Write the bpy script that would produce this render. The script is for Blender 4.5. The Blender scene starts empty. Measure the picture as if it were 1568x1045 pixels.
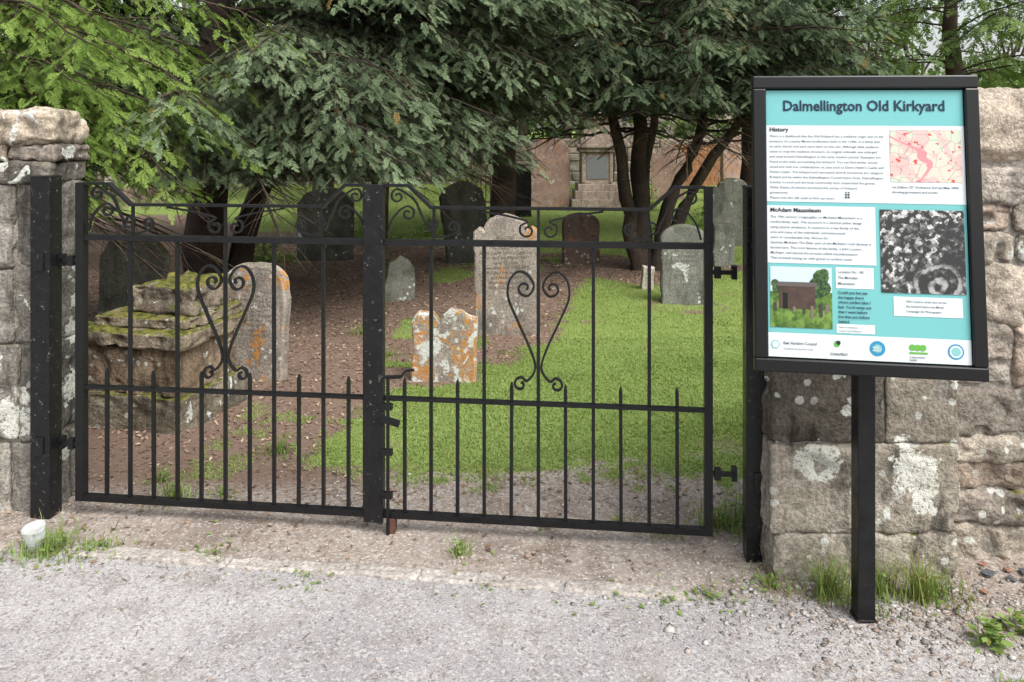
import bpy, math, random
import numpy as np
from mathutils import Vector, Matrix

random.seed(7)
RNG = np.random.default_rng(7)
scene = bpy.context.scene
COL = scene.collection

# ------------------------------------------------------------------ noise
def _h(i, j, k, seed):
    n = (i * 374761393 + j * 668265263 + k * 1274126177 + seed * 974711) & 0x7fffffff
    n = ((n ^ (n >> 13)) * 1274126177) & 0x7fffffff
    n = (n ^ (n >> 16)) & 0xffff
    return n / 65535.0
def vnoise(p, seed=0):
    p = np.asarray(p, float)
    i = np.floor(p).astype(np.int64); f = p - i; f = f * f * (3 - 2 * f)
    x, y, z = i[:, 0], i[:, 1], i[:, 2]; a, b, c = f[:, 0], f[:, 1], f[:, 2]
    r = 0
    for dx in (0, 1):
        for dy in (0, 1):
            for dz in (0, 1):
                w = (a if dx else 1 - a) * (b if dy else 1 - b) * (c if dz else 1 - c)
                r = r + w * _h(x + dx, y + dy, z + dz, seed)
    return r
def fbm(p, o=3, seed=0):
    p = np.asarray(p, float); r = 0; a = .5; t = 0
    for q in range(o):
        r = r + a * vnoise(p * (2 ** q), seed + q * 17); t += a; a *= .5
    return r / t
def fbm2(x, y, s, o=3, seed=0):
    p = np.stack([np.asarray(x, float) * s, np.asarray(y, float) * s, np.zeros_like(np.asarray(x, float))], -1)
    return fbm(p.reshape(-1, 3), o, seed).reshape(np.shape(x))

# ------------------------------------------------------------------ mesh helpers
def link(ob, parent=None):
    COL.objects.link(ob)
    if parent is not None:
        ob.parent = parent
    return ob
def empty(name, loc=(0, 0, 0)):
    e = bpy.data.objects.new(name, None); e.location = loc; e.empty_display_size = .2
    return link(e)
def fast_mesh(name, V, F, mat, C=None, parent=None, smooth=False):
    V = np.asarray(V, np.float32); F = np.asarray(F, np.int32)
    me = bpy.data.meshes.new(name)
    nf, k = F.shape
    me.vertices.add(len(V)); me.vertices.foreach_set('co', V.ravel())
    me.loops.add(nf * k); me.loops.foreach_set('vertex_index', F.ravel())
    me.polygons.add(nf)
    me.polygons.foreach_set('loop_start', np.arange(0, nf * k, k, dtype=np.int32))
    try: me.polygons.foreach_set('loop_total', np.full(nf, k, np.int32))
    except Exception: pass
    if smooth: me.polygons.foreach_set('use_smooth', np.ones(nf, bool))
    me.update(calc_edges=True)
    if C is not None:
        at = me.color_attributes.new('tint', 'FLOAT_COLOR', 'POINT')
        C = np.asarray(C, np.float32)
        if C.shape[1] == 3: C = np.concatenate([C, np.ones((len(C), 1), np.float32)], 1)
        at.data.foreach_set('color', C.ravel())
    me.materials.append(mat)
    return link(bpy.data.objects.new(name, me), parent)

class Acc:
    def __init__(s): s.v = []; s.f = []; s.c = []; s.n = 0
    def add(s, V, F, c=(1, 1, 1)):
        V = np.asarray(V, float)
        s.v.append(V); s.f += [tuple(int(i) + s.n for i in f) for f in F]
        c = np.asarray(c, float)
        s.c.append(np.tile(c, (len(V), 1)) if c.ndim == 1 else c); s.n += len(V)
    def box(s, c, h, M=None, col=(1, 1, 1)):
        V = np.array([[x, y, z] for x in (-1, 1) for y in (-1, 1) for z in (-1, 1)], float) * np.array(h) + np.array(c)
        if M is not None: V = (np.array(M.to_3x3()) @ V.T).T + np.array(M.translation)
        s.add(V, [(0, 1, 3, 2), (4, 6, 7, 5), (0, 4, 5, 1), (2, 3, 7, 6), (0, 2, 6, 4), (1, 5, 7, 3)], col)
    def build(s, name, mat, parent=None, smooth=False, bevel=0):
        me = bpy.data.meshes.new(name)
        V = np.concatenate(s.v)
        me.from_pydata(V.tolist(), [], s.f); me.update()
        if smooth:
            me.polygons.foreach_set('use_smooth', np.ones(len(me.polygons), bool))
        at = me.color_attributes.new('tint', 'FLOAT_COLOR', 'POINT')
        C = np.concatenate(s.c); C = np.concatenate([C, np.ones((len(C), 1))], 1).astype(np.float32)
        at.data.foreach_set('color', C.ravel())
        me.materials.append(mat)
        ob = link(bpy.data.objects.new(name, me), parent)
        if bevel:
            b = ob.modifiers.new('bev', 'BEVEL'); b.width = bevel; b.segments = 2; b.limit_method = 'ANGLE'
        return ob

def tube(acc, pts, rad, sides=6, col=(1, 1, 1), wob=0):
    pts = np.asarray(pts, float); n = len(pts)
    T = np.gradient(pts, axis=0); T /= np.linalg.norm(T, axis=1)[:, None] + 1e-9
    V = []
    for i in range(n):
        t = T[i]; a = np.cross(t, [0.31, .2, .93] if abs(t[2]) < .9 else [1, 0, 0]); a /= np.linalg.norm(a); b = np.cross(t, a)
        for k in range(sides):
            an = 2 * math.pi * k / sides
            r = rad[i] * (1 + wob * math.sin(an * 3 + i * .9))
            V.append(pts[i] + r * (math.cos(an) * a + math.sin(an) * b))
    F = [(i * sides + k, i * sides + (k + 1) % sides, (i + 1) * sides + (k + 1) % sides, (i + 1) * sides + k) for i in range(n - 1) for k in range(sides)]
    F.append(tuple(range((n - 1) * sides, n * sides)))
    acc.add(V, F, col)

def _cube(n):
    V = []; F = []; idx = {}
    def vid(p):
        key = tuple(np.round(p, 5))
        if key not in idx: idx[key] = len(V); V.append(p)
        return idx[key]
    for ax in range(3):
        for s in (-1, 1):
            for i in range(n):
                for j in range(n):
                    q = []
                    for (a, b) in ((i, j), (i + 1, j), (i + 1, j + 1), (i, j + 1)):
                        p = np.zeros(3); p[ax] = s; p[(ax + 1) % 3] = -1 + 2 * a / n; p[(ax + 2) % 3] = -1 + 2 * b / n
                        q.append(vid(p))
                    F.append(q if s > 0 else q[::-1])
    V = np.array(V)
    V = np.sign(V) * (1 - (1 - np.abs(V)) ** 1.25)
    return V, F
CUBES = {n: _cube(n) for n in (8, 12, 26)}
def block(acc, c, h, k=12, amp=.01, tint=(1, 1, 1), seed=0, n=12, rz=0, fs=7):
    V, F = CUBES[n]
    h = np.array(h, float)
    r = min(.9 * h.min(), .30 / k)
    P = V * h
    core = np.clip(P, -(h - r), h - r); dlt = P - core
    ln = np.linalg.norm(dlt, axis=1); P = core + dlt * (np.minimum(1, r / np.maximum(ln, 1e-9)))[:, None]
    nrm = np.where(ln[:, None] > 1e-6, dlt / np.maximum(ln, 1e-9)[:, None], 0)
    fl = (P - 0) / h; pw = np.sign(fl) * np.abs(fl) ** 8; pw /= np.linalg.norm(pw, axis=1)[:, None] + 1e-9
    nrm = np.where(ln[:, None] > 1e-6, nrm, pw)
    d = (fbm(P * fs + seed * 3.1, 3, seed) - .5) * 2 * amp
    if n >= 20: d = d + (fbm(P * 26 + seed * 1.7, 3, seed + 5) - .5) * 1.3 * amp - np.clip(fbm(P * 13 + seed, 2, seed + 9) - .58, 0, 1) * amp * 7
    P = P + nrm * d[:, None]
    w = (fbm(P * 3.3 + seed * 5.7, 2, seed + 3)[:, None] - .5) * amp * 1.6
    P = P * (1 + w / h.max())
    cs, sn = math.cos(rz), math.sin(rz)
    P = np.stack([P[:, 0] * cs - P[:, 1] * sn, P[:, 0] * sn + P[:, 1] * cs, P[:, 2]], 1) + np.array(c)
    acc.add(P, F, tint)

# ------------------------------------------------------------------ materials
class NT:
    def __init__(s, name):
        s.m = bpy.data.materials.new(name); s.m.use_nodes = True; s.t = s.m.node_tree; s.N = s.t.nodes; s.L = s.t.links
        s.b = s.N['Principled BSDF']; s.out = s.N['Material Output']
        s.tc = s.N.new('ShaderNodeTexCoord'); s.cache = {}
    def sock(s, n, i, v):
        if v is None: return
        if hasattr(v, 'is_output') : s.L.new(v, n.inputs[i])
        else:
            if isinstance(v, (tuple, list)) and len(v) == 3 and n.inputs[i].type == 'RGBA': v = (*v, 1)
            n.inputs[i].default_value = v
    def noise(s, scale, detail=4, rough=.6, dist=0, vec=None, off=None):
        detail = min(detail, 5)
        key = (scale, detail, rough, dist, off, id(vec) if vec is not None else 0)
        if vec is None and key in s.cache: return s.cache[key]
        n = s.N.new('ShaderNodeTexNoise'); n.inputs['Scale'].default_value = scale; n.inputs['Detail'].default_value = detail
        n.inputs['Roughness'].default_value = rough; n.inputs['Distortion'].default_value = dist
        v = vec or s.tc.outputs['Object']
        if off is not None:
            mp = s.N.new('ShaderNodeMapping'); mp.inputs['Location'].default_value = off; s.L.new(v, mp.inputs['Vector']); v = mp.outputs[0]
        s.L.new(v, n.inputs['Vector'])
        if vec is None: s.cache[key] = n.outputs['Fac']
        return n.outputs['Fac']
    def voro(s, scale, out='Distance', feat='F1', rnd=1, vec=None):
        n = s.N.new('ShaderNodeTexVoronoi'); n.feature = feat; n.inputs['Scale'].default_value = scale
        n.inputs['Randomness'].default_value = rnd
        s.L.new(vec or s.tc.outputs['Object'], n.inputs['Vector']); return n.outputs[out]
    def ramp(s, f, a, b, va=0., vb=1.):
        n = s.N.new('ShaderNodeMapRange'); n.interpolation_type = 'SMOOTHSTEP'
        s.sock(n, 0, f); s.sock(n, 1, a); s.sock(n, 2, b); s.sock(n, 3, va); s.sock(n, 4, vb); return n.outputs[0]
    def mix(s, f, a, b, mode='MIX'):
        n = s.N.new('ShaderNodeMix'); n.data_type = 'RGBA'; n.blend_type = mode
        s.sock(n, 0, f); s.sock(n, 6, a); s.sock(n, 7, b); return n.outputs[2]
    def math(s, op, a, b=None, c=None):
        n = s.N.new('ShaderNodeMath'); n.operation = op; s.sock(n, 0, a); s.sock(n, 1, b)
        if c is not None: s.sock(n, 2, c)
        return n.outputs[0]
    def attr(s, name='tint'):
        n = s.N.new('ShaderNodeAttribute'); n.attribute_name = name; return n
    def sep(s, c):
        n = s.N.new('ShaderNodeSeparateColor'); s.L.new(c, n.inputs[0]); return n.outputs
    def nz(s):
        g = s.N.new('ShaderNodeNewGeometry'); x = s.N.new('ShaderNodeSeparateXYZ'); s.L.new(g.outputs['Normal'], x.inputs[0]); return x.outputs[2]
    def bump(s, h, strength=.5, dist=.01):
        n = s.N.new('ShaderNodeBump'); n.inputs['Strength'].default_value = strength; n.inputs['Distance'].default_value = dist
        s.L.new(h, n.inputs['Height']); s.L.new(n.outputs[0], s.b.inputs['Normal'])
    def fin(s, col, rough=.9, spec=.3):
        s.sock(s.b, 'Base Color', col); s.sock(s.b, 'Roughness', rough); s.b.inputs['Specular IOR Level'].default_value = spec
        return s.m

def plain(name, col, rough=.6, spec=.3, var=.12, sc=30, metal=0):
    t = NT(name); n = t.noise(sc, 3)
    c = t.mix(n, tuple(x * (1 - var) for x in col), tuple(x * (1 + var) for x in col))
    t.b.inputs['Metallic'].default_value = metal
    return t.fin(c, rough, spec)

def stone_mat(name, c1, c2, lich=.0, lcol=(.58, .59, .54), orange=.0, moss=.0, dark=.4, bs=.6, spots=(), lscale=6, streak=True):
    t = NT(name)
    big = t.noise(2.3, 4, .6, .3); mid = t.noise(11, 5, .7); fine = t.noise(70, 3, .7)
    c = t.mix(t.ramp(big, .35, .65), c1, c2)
    c = t.mix(t.math('MULTIPLY', t.ramp(mid, .45, .75), .6), c, tuple(x * .55 for x in c1))
    c = t.mix(t.ramp(fine, .3, .7, 0, 1), t.mix(1., c, (.64, .64, .64), 'MULTIPLY'), t.mix(1., c, (1.30, 1.30, 1.30), 'MULTIPLY'))
    if dark > 0:
        if streak:
            mp = t.N.new('ShaderNodeMapping'); mp.inputs['Scale'].default_value = (5, 5, 1.3); t.L.new(t.tc.outputs['Object'], mp.inputs[0])
            st = t.noise(1.2, 5, .68, .5, mp.outputs[0])
        else: st = t.noise(3.1, 5, .68, .5, None, (7, 3, 1))
        c = t.mix(t.math('MULTIPLY', t.ramp(st, .46, .66), dark), c, (.035, .033, .03))
    c = t.mix(1., c, t.attr().outputs['Color'], 'MULTIPLY')
    if orange > 0:
        o = t.noise(5, 5, .65, .4, None, (3, 9, 4))
        g = t.ramp(o, .66 - orange * .25, .70 - orange * .25)
        g = t.math('MULTIPLY', g, t.ramp(t.noise(45, 3), .35, .6))
        c = t.mix(g, c, t.mix(t.noise(25, 2), (.38, .13, .025), (.48, .26, .06)))
    if lich > 0:
        o = t.noise(lscale, 5, .6, .6, None, (1.3, 5, 2))
        g = t.ramp(o, .68 - lich * .25, .70 - lich * .25)
        g = t.math('MULTIPLY', g, t.ramp(t.noise(45, 3), .35, .5))
        v = t.voro(16); vm = t.math('ADD', v, t.math('MULTIPLY', t.math('SUBTRACT', t.noise(45, 3), .5), .35))
        pick = t.ramp(t.noise(3, 2, .5, 0, None, (8, 8, 8)), .5, .6)
        g2 = t.math('MULTIPLY', t.ramp(vm, .2, .27, 1, 0), pick)
        g = t.math('MAXIMUM', g, t.math('MULTIPLY', g2, .8))
        c = t.mix(g, c, t.mix(t.noise(25, 2), lcol, tuple(x * .75 for x in lcol)))
    if spots:
        nn = t.math('MULTIPLY', t.math('SUBTRACT', t.noise(24, 5, .7), .5), 2.6); dm = None
        for (sx, sy, sz, r) in spots:
            vm = t.N.new('ShaderNodeVectorMath'); vm.operation = 'DISTANCE'; t.L.new(t.tc.outputs['Object'], vm.inputs[0]); vm.inputs[1].default_value = (sx, sy, sz)
            d = t.math('DIVIDE', vm.outputs['Value'], r); dm = d if dm is None else t.math('MINIMUM', dm, d)
        g = t.math('MULTIPLY', t.ramp(t.math('ADD', dm, nn), .9, 1.0, 1, 0), t.ramp(fine, .3, .5))
        c = t.mix(g, c, t.mix(t.noise(45, 3), (.60, .60, .54), (.40, .40, .34)))
    if moss > 0:
        up = t.ramp(t.nz(), .30, .85); mn = t.ramp(t.noise(9, 5, .7), .62 - moss * .3, .70 - moss * .3)
        c = t.mix(t.math('MULTIPLY', up, mn), c, t.mix(t.ramp(t.noise(22, 3, .7), .35, .65), (.040, .048, .012), (.165, .155, .035)))
    hb = t.math('ADD', t.math('MULTIPLY', mid, .9), t.math('MULTIPLY', fine, .4))
    t.bump(hb, bs, .020)
    return t.fin(c, .92, .15)

def leaf_mat(name, dark, light, trans=.3, rough=.55):
    t = NT(name)
    a = t.sep(t.attr().outputs['Color'])
    c = t.mix(a[0], dark, light)
    c = t.mix(t.math('MULTIPLY', a[1], .9), c, (.20, .13, .045))
    d = t.N.new('ShaderNodeBsdfDiffuse'); t.L.new(c, d.inputs['Color'])
    if trans <= 0:
        t.L.new(d.outputs[0], t.out.inputs[0]); t.N.remove(t.b); return t.m
    tr = t.N.new('ShaderNodeBsdfTranslucent'); t.L.new(t.mix(1., c, (1.3, 1.5, .9), 'MULTIPLY'), tr.inputs['Color'])
    ms = t.N.new('ShaderNodeMixShader'); ms.inputs[0].default_value = trans
    t.L.new(d.outputs[0], ms.inputs[1]); t.L.new(tr.outputs[0], ms.inputs[2]); t.L.new(ms.outputs[0], t.out.inputs[0])
    t.N.remove(t.b)
    return t.m

# ------------------------------------------------------------------ ground layout
LB = np.array([[3.8, -.95], [4.6, -.82], [5.1, -.78], [5.3, -.2], [6.2, -.0], [6.8, .42], [7.7, .45], [9.3, .95], [10.2, 2.2], [11.2, 1.6], [12.5, -2.5], [16, -6], [60, -30]])
def lawn(x, y):
    x = np.asarray(x, float); y = np.asarray(y, float)
    b = np.interp(y, LB[:, 0], LB[:, 1]) + (fbm2(x, y, 2.2, 3, 5) - .5) * .5 + (fbm2(x, y, 11, 3, 15) - .5) * .4
    m = np.clip((x - b) / .3 + .5, 0, 1)
    yl = 3.68 + (fbm2(x, y, 3.0, 3, 9) - .5) * .45 + (fbm2(x, y, 12, 3, 19) - .5) * .45
    m = m * np.clip((y - yl) / .35, 0, 1)
    m = m * np.clip((np.hypot((x - 1.68), (y - 9.9) * .7) - .62) / .2, 0, 1)
    for (gx, gy, r) in ((1.69, 7.7, .38), (-.03, 6.55, .45), (2.9, 10, .3)):
        m = m * np.clip((np.hypot(x - gx, (y - gy) * 1.2) - r * .75) / .2, 0, 1)
    bare = np.clip((fbm2(x, y, 3.1, 4, 77) - .70) / .08, 0, 1) * .5
    m = m * (1 - bare)
    patch = np.clip((fbm2(x, y, 1.3, 3, 21) - .58) / .05, 0, 1) * (y > 5.6) * (y < 11) * (x > -1.0)
    thin = np.clip((fbm2(x, y, 5, 3, 28) - .60) / .05, 0, 1) * (y > 3.75) * (y < 5.0) * (x > -1.6) * (x < 0)
    return np.maximum(m, np.maximum(patch * .6, thin * .45))
def gz(x, y):
    x = np.asarray(x, float); y = np.asarray(y, float)
    z = (fbm2(x, y, 1.1, 3, 3) - .5) * .05 * np.clip((y - 3.9) / 1.5, 0, 1)
    z = z + (fbm2(x, y, 5, 2, 4) - .5) * .012
    z = z + np.clip((y - 23) * .035, 0, 3)
    return z - .0
def gz1(x, y): return float(gz(np.array([x]), np.array([y]))[0])

def ground_material():
    t = NT('ground_mat')
    s = t.sep(t.attr().outputs['Color'])
    n1 = t.noise(.9, 4, .6); n2 = t.noise(6, 5, .7); n3 = t.noise(45, 4, .75); n4 = t.noise(190, 2, .8)
    road = t.mix(t.ramp(n1, .35, .65), (.29, .275, .27), (.39, .37, .36))
    road = t.mix(t.ramp(n2, .48, .70, 0, .65), road, (.235, .205, .185))
    road = t.mix(t.ramp(n4, .3, .7), t.mix(1., road, (.64, .64, .64), 'MULTIPLY'), t.mix(1., road, (1.25, 1.25, 1.25), 'MULTIPLY'))
    v = t.voro(115, 'Color'); vs = t.sep(v)
    road = t.mix(t.ramp(vs[0], .80, .88, 0, .42), road, (.54, .52, .50)); road = t.mix(t.ramp(vs[1], .84, .93, 0, .55), road, (.13, .12, .115))
    soil = t.mix(n2, (.27, .225, .19), (.37, .325, .285)); soil = t.mix(t.ramp(n3, .42, .68, 0, .65), soil, (.17, .13, .10))
    soil = t.mix(t.ramp(t.noise(2.5, 5, .7, .6, None, (5, 5, 0)), .48, .62, 0, .6), soil, (.16, .125, .10))
    soil = t.mix(t.ramp(vs[2], .82, .9, 0, .6), soil, (.50, .46, .42))
    lit = t.mix(n2, (.12, .078, .06), (.21, .15, .115)); lit = t.mix(t.ramp(n3, .5, .7, 0, .6), lit, (.30, .225, .17))
    gr = t.mix(n2, (.14, .19, .045), (.21, .27, .075)); gr = t.mix(t.ramp(n1, .52, .7, 0, .4), gr, (.26, .28, .10))
    edge = t.math('SUBTRACT', n3, .5)
    c = t.mix(t.ramp(t.math('ADD', s[2], t.math('MULTIPLY', t.math('SUBTRACT', n2, .5), 1.3)), .3, .75), road, soil)
    c = t.mix(t.ramp(t.math('ADD', s[1], t.math('MULTIPLY', edge, 1.1)), .3, .7), c, lit)
    c = t.mix(t.ramp(t.math('ADD', s[0], t.math('MULTIPLY', edge, .8)), .35, .65), c, gr)
    t.bump(t.math('ADD', t.math('MULTIPLY', n3, .8), t.math('MULTIPLY', n4, .6)), .6, .012)
    return t.fin(c, .95, .12)

def build_ground():
    xs = np.concatenate([[-500, -150, -60, -25, -12], np.linspace(-6.5, 6.5, 330), [12, 25, 60, 150, 500]])
    ys = np.concatenate([[-300, -60, -12, -3], np.linspace(1, 13, 330), 13 * np.geomspace(1.04, 50, 40)])
    X, Y = np.meshgrid(xs, ys); Z = gz(X, Y)
    V = np.stack([X, Y, Z], -1).reshape(-1, 3)
    ny, nx = X.shape; I = np.arange(ny * nx).reshape(ny, nx)
    F = np.stack([I[:-1, :-1], I[:-1, 1:], I[1:, 1:], I[1:, :-1]], -1).reshape(-1, 4)
    lw = lawn(X, Y)
    kerb = 2.92 - (X + .5) * .12
    soil = np.clip((Y - kerb) / .15 + .35, 0, 1) * .85
    soil = np.maximum(soil, np.clip((X - 1.0) / .5, 0, 1) * np.clip((Y - 2.35) / .3, 0, 1) * .8)
    litter = np.clip((Y - 3.9) / .5, 0, 1) + np.clip((Y - 3.4) / .5, 0, 1) * np.clip((.3 - X) / 1.4, 0, .9)
    litter = np.clip(litter, 0, 1)
    C = np.stack([lw, litter, soil], -1).reshape(-1, 3)
    return fast_mesh('ground', V, F, ground_material(), C, smooth=True)
build_ground()

# ------------------------------------------------------------------ grass, litter, gravel
grass_mat = leaf_mat('grass_mat', (.15, .21, .055), (.30, .385, .135), .3, .6)
def blades(name, X, Y, H, lean=.5, w=.004, mat=None, yellow=.08, parent=None, z0=None, sd=.2):
    n = len(X); Z = gz(X, Y) if z0 is None else z0
    a = RNG.uniform(0, 2 * np.pi, n); l = RNG.uniform(.1, lean, n) * H
    b = np.stack([X, Y, Z - .004], -1); d = np.stack([np.cos(a), np.sin(a), np.zeros(n)], -1)
    s = np.stack([-np.sin(a), np.cos(a), np.zeros(n)], -1) * (w * RNG.uniform(.6, 1.3, n))[:, None]
    m = b + d * (l * .35)[:, None] + np.array([0, 0, 1]) * (H * .6)[:, None]
    tp = b + d * l[:, None] + np.array([0, 0, 1]) * (H)[:, None]
    V = np.stack([b - s, b + s, m + s * .8, tp, m - s * .8], 1).reshape(-1, 3)
    I = np.arange(n)[:, None] * 5
    F1 = np.concatenate([I + np.array([0, 1, 2]), I + np.array([0, 2, 4]), I + np.array([4, 2, 3])], 0)
    br = np.clip(RNG.normal(.5, sd, n) + (fbm2(X, Y, 1.6, 4, 31) - .5) * 1.3, 0, 1); yl = (RNG.random(n) < yellow) * RNG.uniform(.3, .9, n)
    C = np.repeat(np.stack([br, yl, br * 0], -1), 5, 0)
    return fast_mesh(name, V, F1, mat or grass_mat, C, parent)
def lawn_points(n, x0, x1, y0, y1, thr=.35):
    X = RNG.uniform(x0, x1, n); Y = RNG.uniform(y0, y1, n); m = lawn(X, Y) > thr + RNG.uniform(-.3, .5, n)
    return X[m], Y[m]
X1, Y1 = lawn_points(190000, -1.9, 2.2, 3.5, 6.5)
X2, Y2 = lawn_points(100000, -2.5, 5, 6.5, 13)
X3, Y3 = lawn_points(36000, -9, 11, 13, 30)
hv = lambda x, y: .55 + .9 * fbm2(x, y, 2.8, 3, 51)
blades('lawn_grass', np.concatenate([X1, X2, X3]), np.concatenate([Y1, Y2, Y3]),
       np.concatenate([RNG.uniform(.007, .021, len(X1)) * hv(X1, Y1), RNG.uniform(.012, .030, len(X2)) * hv(X2, Y2), RNG.uniform(.04, .10, len(X3))]), 2.0, .0032, None, .07, None, None, .13)
# low clover / daisy leaves in the turf
XC, YC = lawn_points(26000, -1.5, 3.5, 3.6, 9)
def scatter_flat(name, X, Y, size, mat, lift=.006, tilt=.5, ratio=.5, cvar=None):
    n = len(X); Z = gz(X, Y) + lift + RNG.uniform(0, .008, n)
    a = RNG.uniform(0, 2 * np.pi, n); t1 = RNG.uniform(-tilt, tilt, n); t2 = RNG.uniform(-tilt, tilt, n)
    u = np.stack([np.cos(a), np.sin(a), t1], -1) * size[:, None]; v = np.stack([-np.sin(a), np.cos(a), t2], -1) * (size * ratio)[:, None]
    c = np.stack([X, Y, Z], -1)
    V = np.stack([c - u, c - v, c + u, c + v], 1).reshape(-1, 3); F = np.arange(4 * n).reshape(n, 4)
    C = np.repeat(cvar if cvar is not None else RNG.random((n, 3)), 4, 0)
    return fast_mesh(name, V, F, mat, C)
cl = fbm2(XC, YC, 2.5, 3, 61) > .52; XC, YC = XC[cl], YC[cl]
scatter_flat('clover', XC, YC, RNG.uniform(.003, .008, len(XC)), grass_mat, .008, .5, .7, np.stack([RNG.uniform(.1, .7, len(XC)), np.zeros(len(XC)), np.zeros(len(XC))], -1))
def litter_mat():
    t = NT('dead_leaf_mat'); s = t.sep(t.attr().outputs['Color'])
    c = t.mix(s[0], (.08, .048, .035), (.30, .20, .13)); c = t.mix(t.ramp(s[1], .8, .95, 0, .8), c, (.48, .39, .27))
    return t.fin(c, .85, .2)
LM = litter_mat()
X = RNG.uniform(-5, 3.2, 70000); Y = RNG.uniform(3.0, 12, 70000)
pm = np.where(Y < 4.0, np.where(X < -.3, .5, .35), 1.0) * (lawn(X, Y) < .45) * np.where(Y < 3.5, .45, 1)
k = RNG.random(len(X)) < pm * .8
X, Y = X[k], Y[k]
scatter_flat('leaf_litter', X, Y, RNG.uniform(.005, .017, len(X)) * (1 + np.clip(Y - 4, 0, 9) * .06), LM, .003)
X = np.concatenate([RNG.uniform(-2.2, 1.0, 2600), RNG.uniform(.9, 2.6, 2400), RNG.uniform(-1, 1, 1200), RNG.uniform(-2.5, 2, 500)]); Y = np.concatenate([RNG.uniform(2.9, 3.95, 2600), RNG.uniform(2.2, 3.05, 2400), RNG.uniform(3.3, 3.9, 1200), RNG.uniform(1.9, 2.9, 500)])
scatter_flat('straw_debris', X, Y, RNG.uniform(.004, .022, len(X)), LM, .004, .2, .10)

def gravel(name, X, Y, R, mat):
    n = len(X); Z = gz(X, Y)
    base = np.array([[1, 0, 0], [0, 1, 0], [-1, 0, 0], [0, -1, 0], [0, 0, .8], [0, 0, -.8], [.7, .7, .35], [-.7, .6, .4], [-.6, -.7, .35], [.7, -.6, .4]])
    faces = np.array([[0, 6, 4], [6, 1, 4], [1, 7, 4], [7, 2, 4], [2, 8, 4], [8, 3, 4], [3, 9, 4], [9, 0, 4], [0, 1, 6], [1, 2, 7], [2, 3, 8], [3, 0, 9], [1, 0, 5], [2, 1, 5], [3, 2, 5], [0, 3, 5]])
    P = base[None] * RNG.uniform(.65, 1.35, (n, 10, 1)); P = P * (R[:, None] * np.stack([np.ones(n), RNG.uniform(.6, 1, n), RNG.uniform(.35, .7, n)], -1))[:, None, :]
    a = RNG.uniform(0, 6.28, n); c, s = np.cos(a)[:, None], np.sin(a)[:, None]
    Q = np.stack([P[..., 0] * c - P[..., 1] * s, P[..., 0] * s + P[..., 1] * c, P[..., 2]], -1) + np.stack([X, Y, Z + R * .1], -1)[:, None]
    F = (faces[None] + (np.arange(n) * 10)[:, None, None]).reshape(-1, 3)
    g = RNG.uniform(.0, 1, n); C = np.repeat(np.stack([g, RNG.random(n), g], -1), 10, 0)
    return fast_mesh(name, Q.reshape(-1, 3), F, mat, C)
def gravel_mat():
    t = NT('pebble_mat'); s = t.sep(t.attr().outputs['Color'])
    c = t.mix(s[0], (.15, .14, .13), (.52, .49, .46)); c = t.mix(t.ramp(s[1], .75, .85, 0, .5), c, (.34, .24, .18))
    c = t.mix(t.noise(90, 3), c, t.mix(1., c, (.7, .7, .7), 'MULTIPLY')); return t.fin(c, .85, .3)
gx = np.concatenate([RNG.uniform(-3, 3, 3200), RNG.uniform(-2, 1.2, 1100), RNG.normal(1.35, .4, 2600), RNG.uniform(-2, 1, 120)])
gy = np.concatenate([RNG.uniform(1.9, 3.0, 3200), RNG.uniform(2.85, 3.7, 1100), RNG.normal(2.72, .14, 2600), RNG.uniform(3.4, 3.9, 120)])
gr = np.concatenate([np.clip(RNG.lognormal(-6.1, .5, 3200), .001, .010), np.clip(RNG.lognormal(-5.8, .5, 1100), .001, .014), np.clip(RNG.lognormal(-5.3, .5, 2600), .001, .022), RNG.uniform(.004, .015, 120)])
gravel('gravel', gx, gy, gr, gravel_mat())
a = Acc()
for q in range(34):
    x, y = RNG.normal(1.92, .12), RNG.normal(2.90, .07)
    block(a, (x, y, RNG.uniform(.004, .016)), (RNG.uniform(.008, .026), RNG.uniform(.006, .02), RNG.uniform(.002, .005)), 30, .003, (.5, .52, .56) if q % 5 else (1.5, .8, .6), q, 8, RNG.uniform(0, 3))
a.build('broken_slates', stone_mat('slate_rubble', (.16, .16, .16), (.22, .22, .22), dark=0), smooth=False)

# ------------------------------------------------------------------ kerb (nearly flush edging)
kerb_m = stone_mat('kerb_mat', (.34, .305, .27), (.42, .38, .345), dark=.35, bs=.6, streak=False)
acc = Acc()
A = np.array([-2.05, 3.16]); B = np.array([.62, 2.81]); L = np.linalg.norm(B - A); d = (B - A) / L; ang = math.atan2(d[1], d[0])
ss = [0, .42, .98, 1.72, 2.25, L]
for i in range(5):
    c = A + d * (ss[i] + ss[i + 1]) / 2
    block(acc, (c[0], c[1], -.051 + .003 * (i % 2)), ((ss[i + 1] - ss[i]) / 2 - .001, .038, .060), 22, .010, (1 - .06 * (i % 2),) * 3, i, 26, ang + .008 * (i % 3 - 1), 4)
acc.build('kerb_stone', kerb_m, smooth=True)

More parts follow.
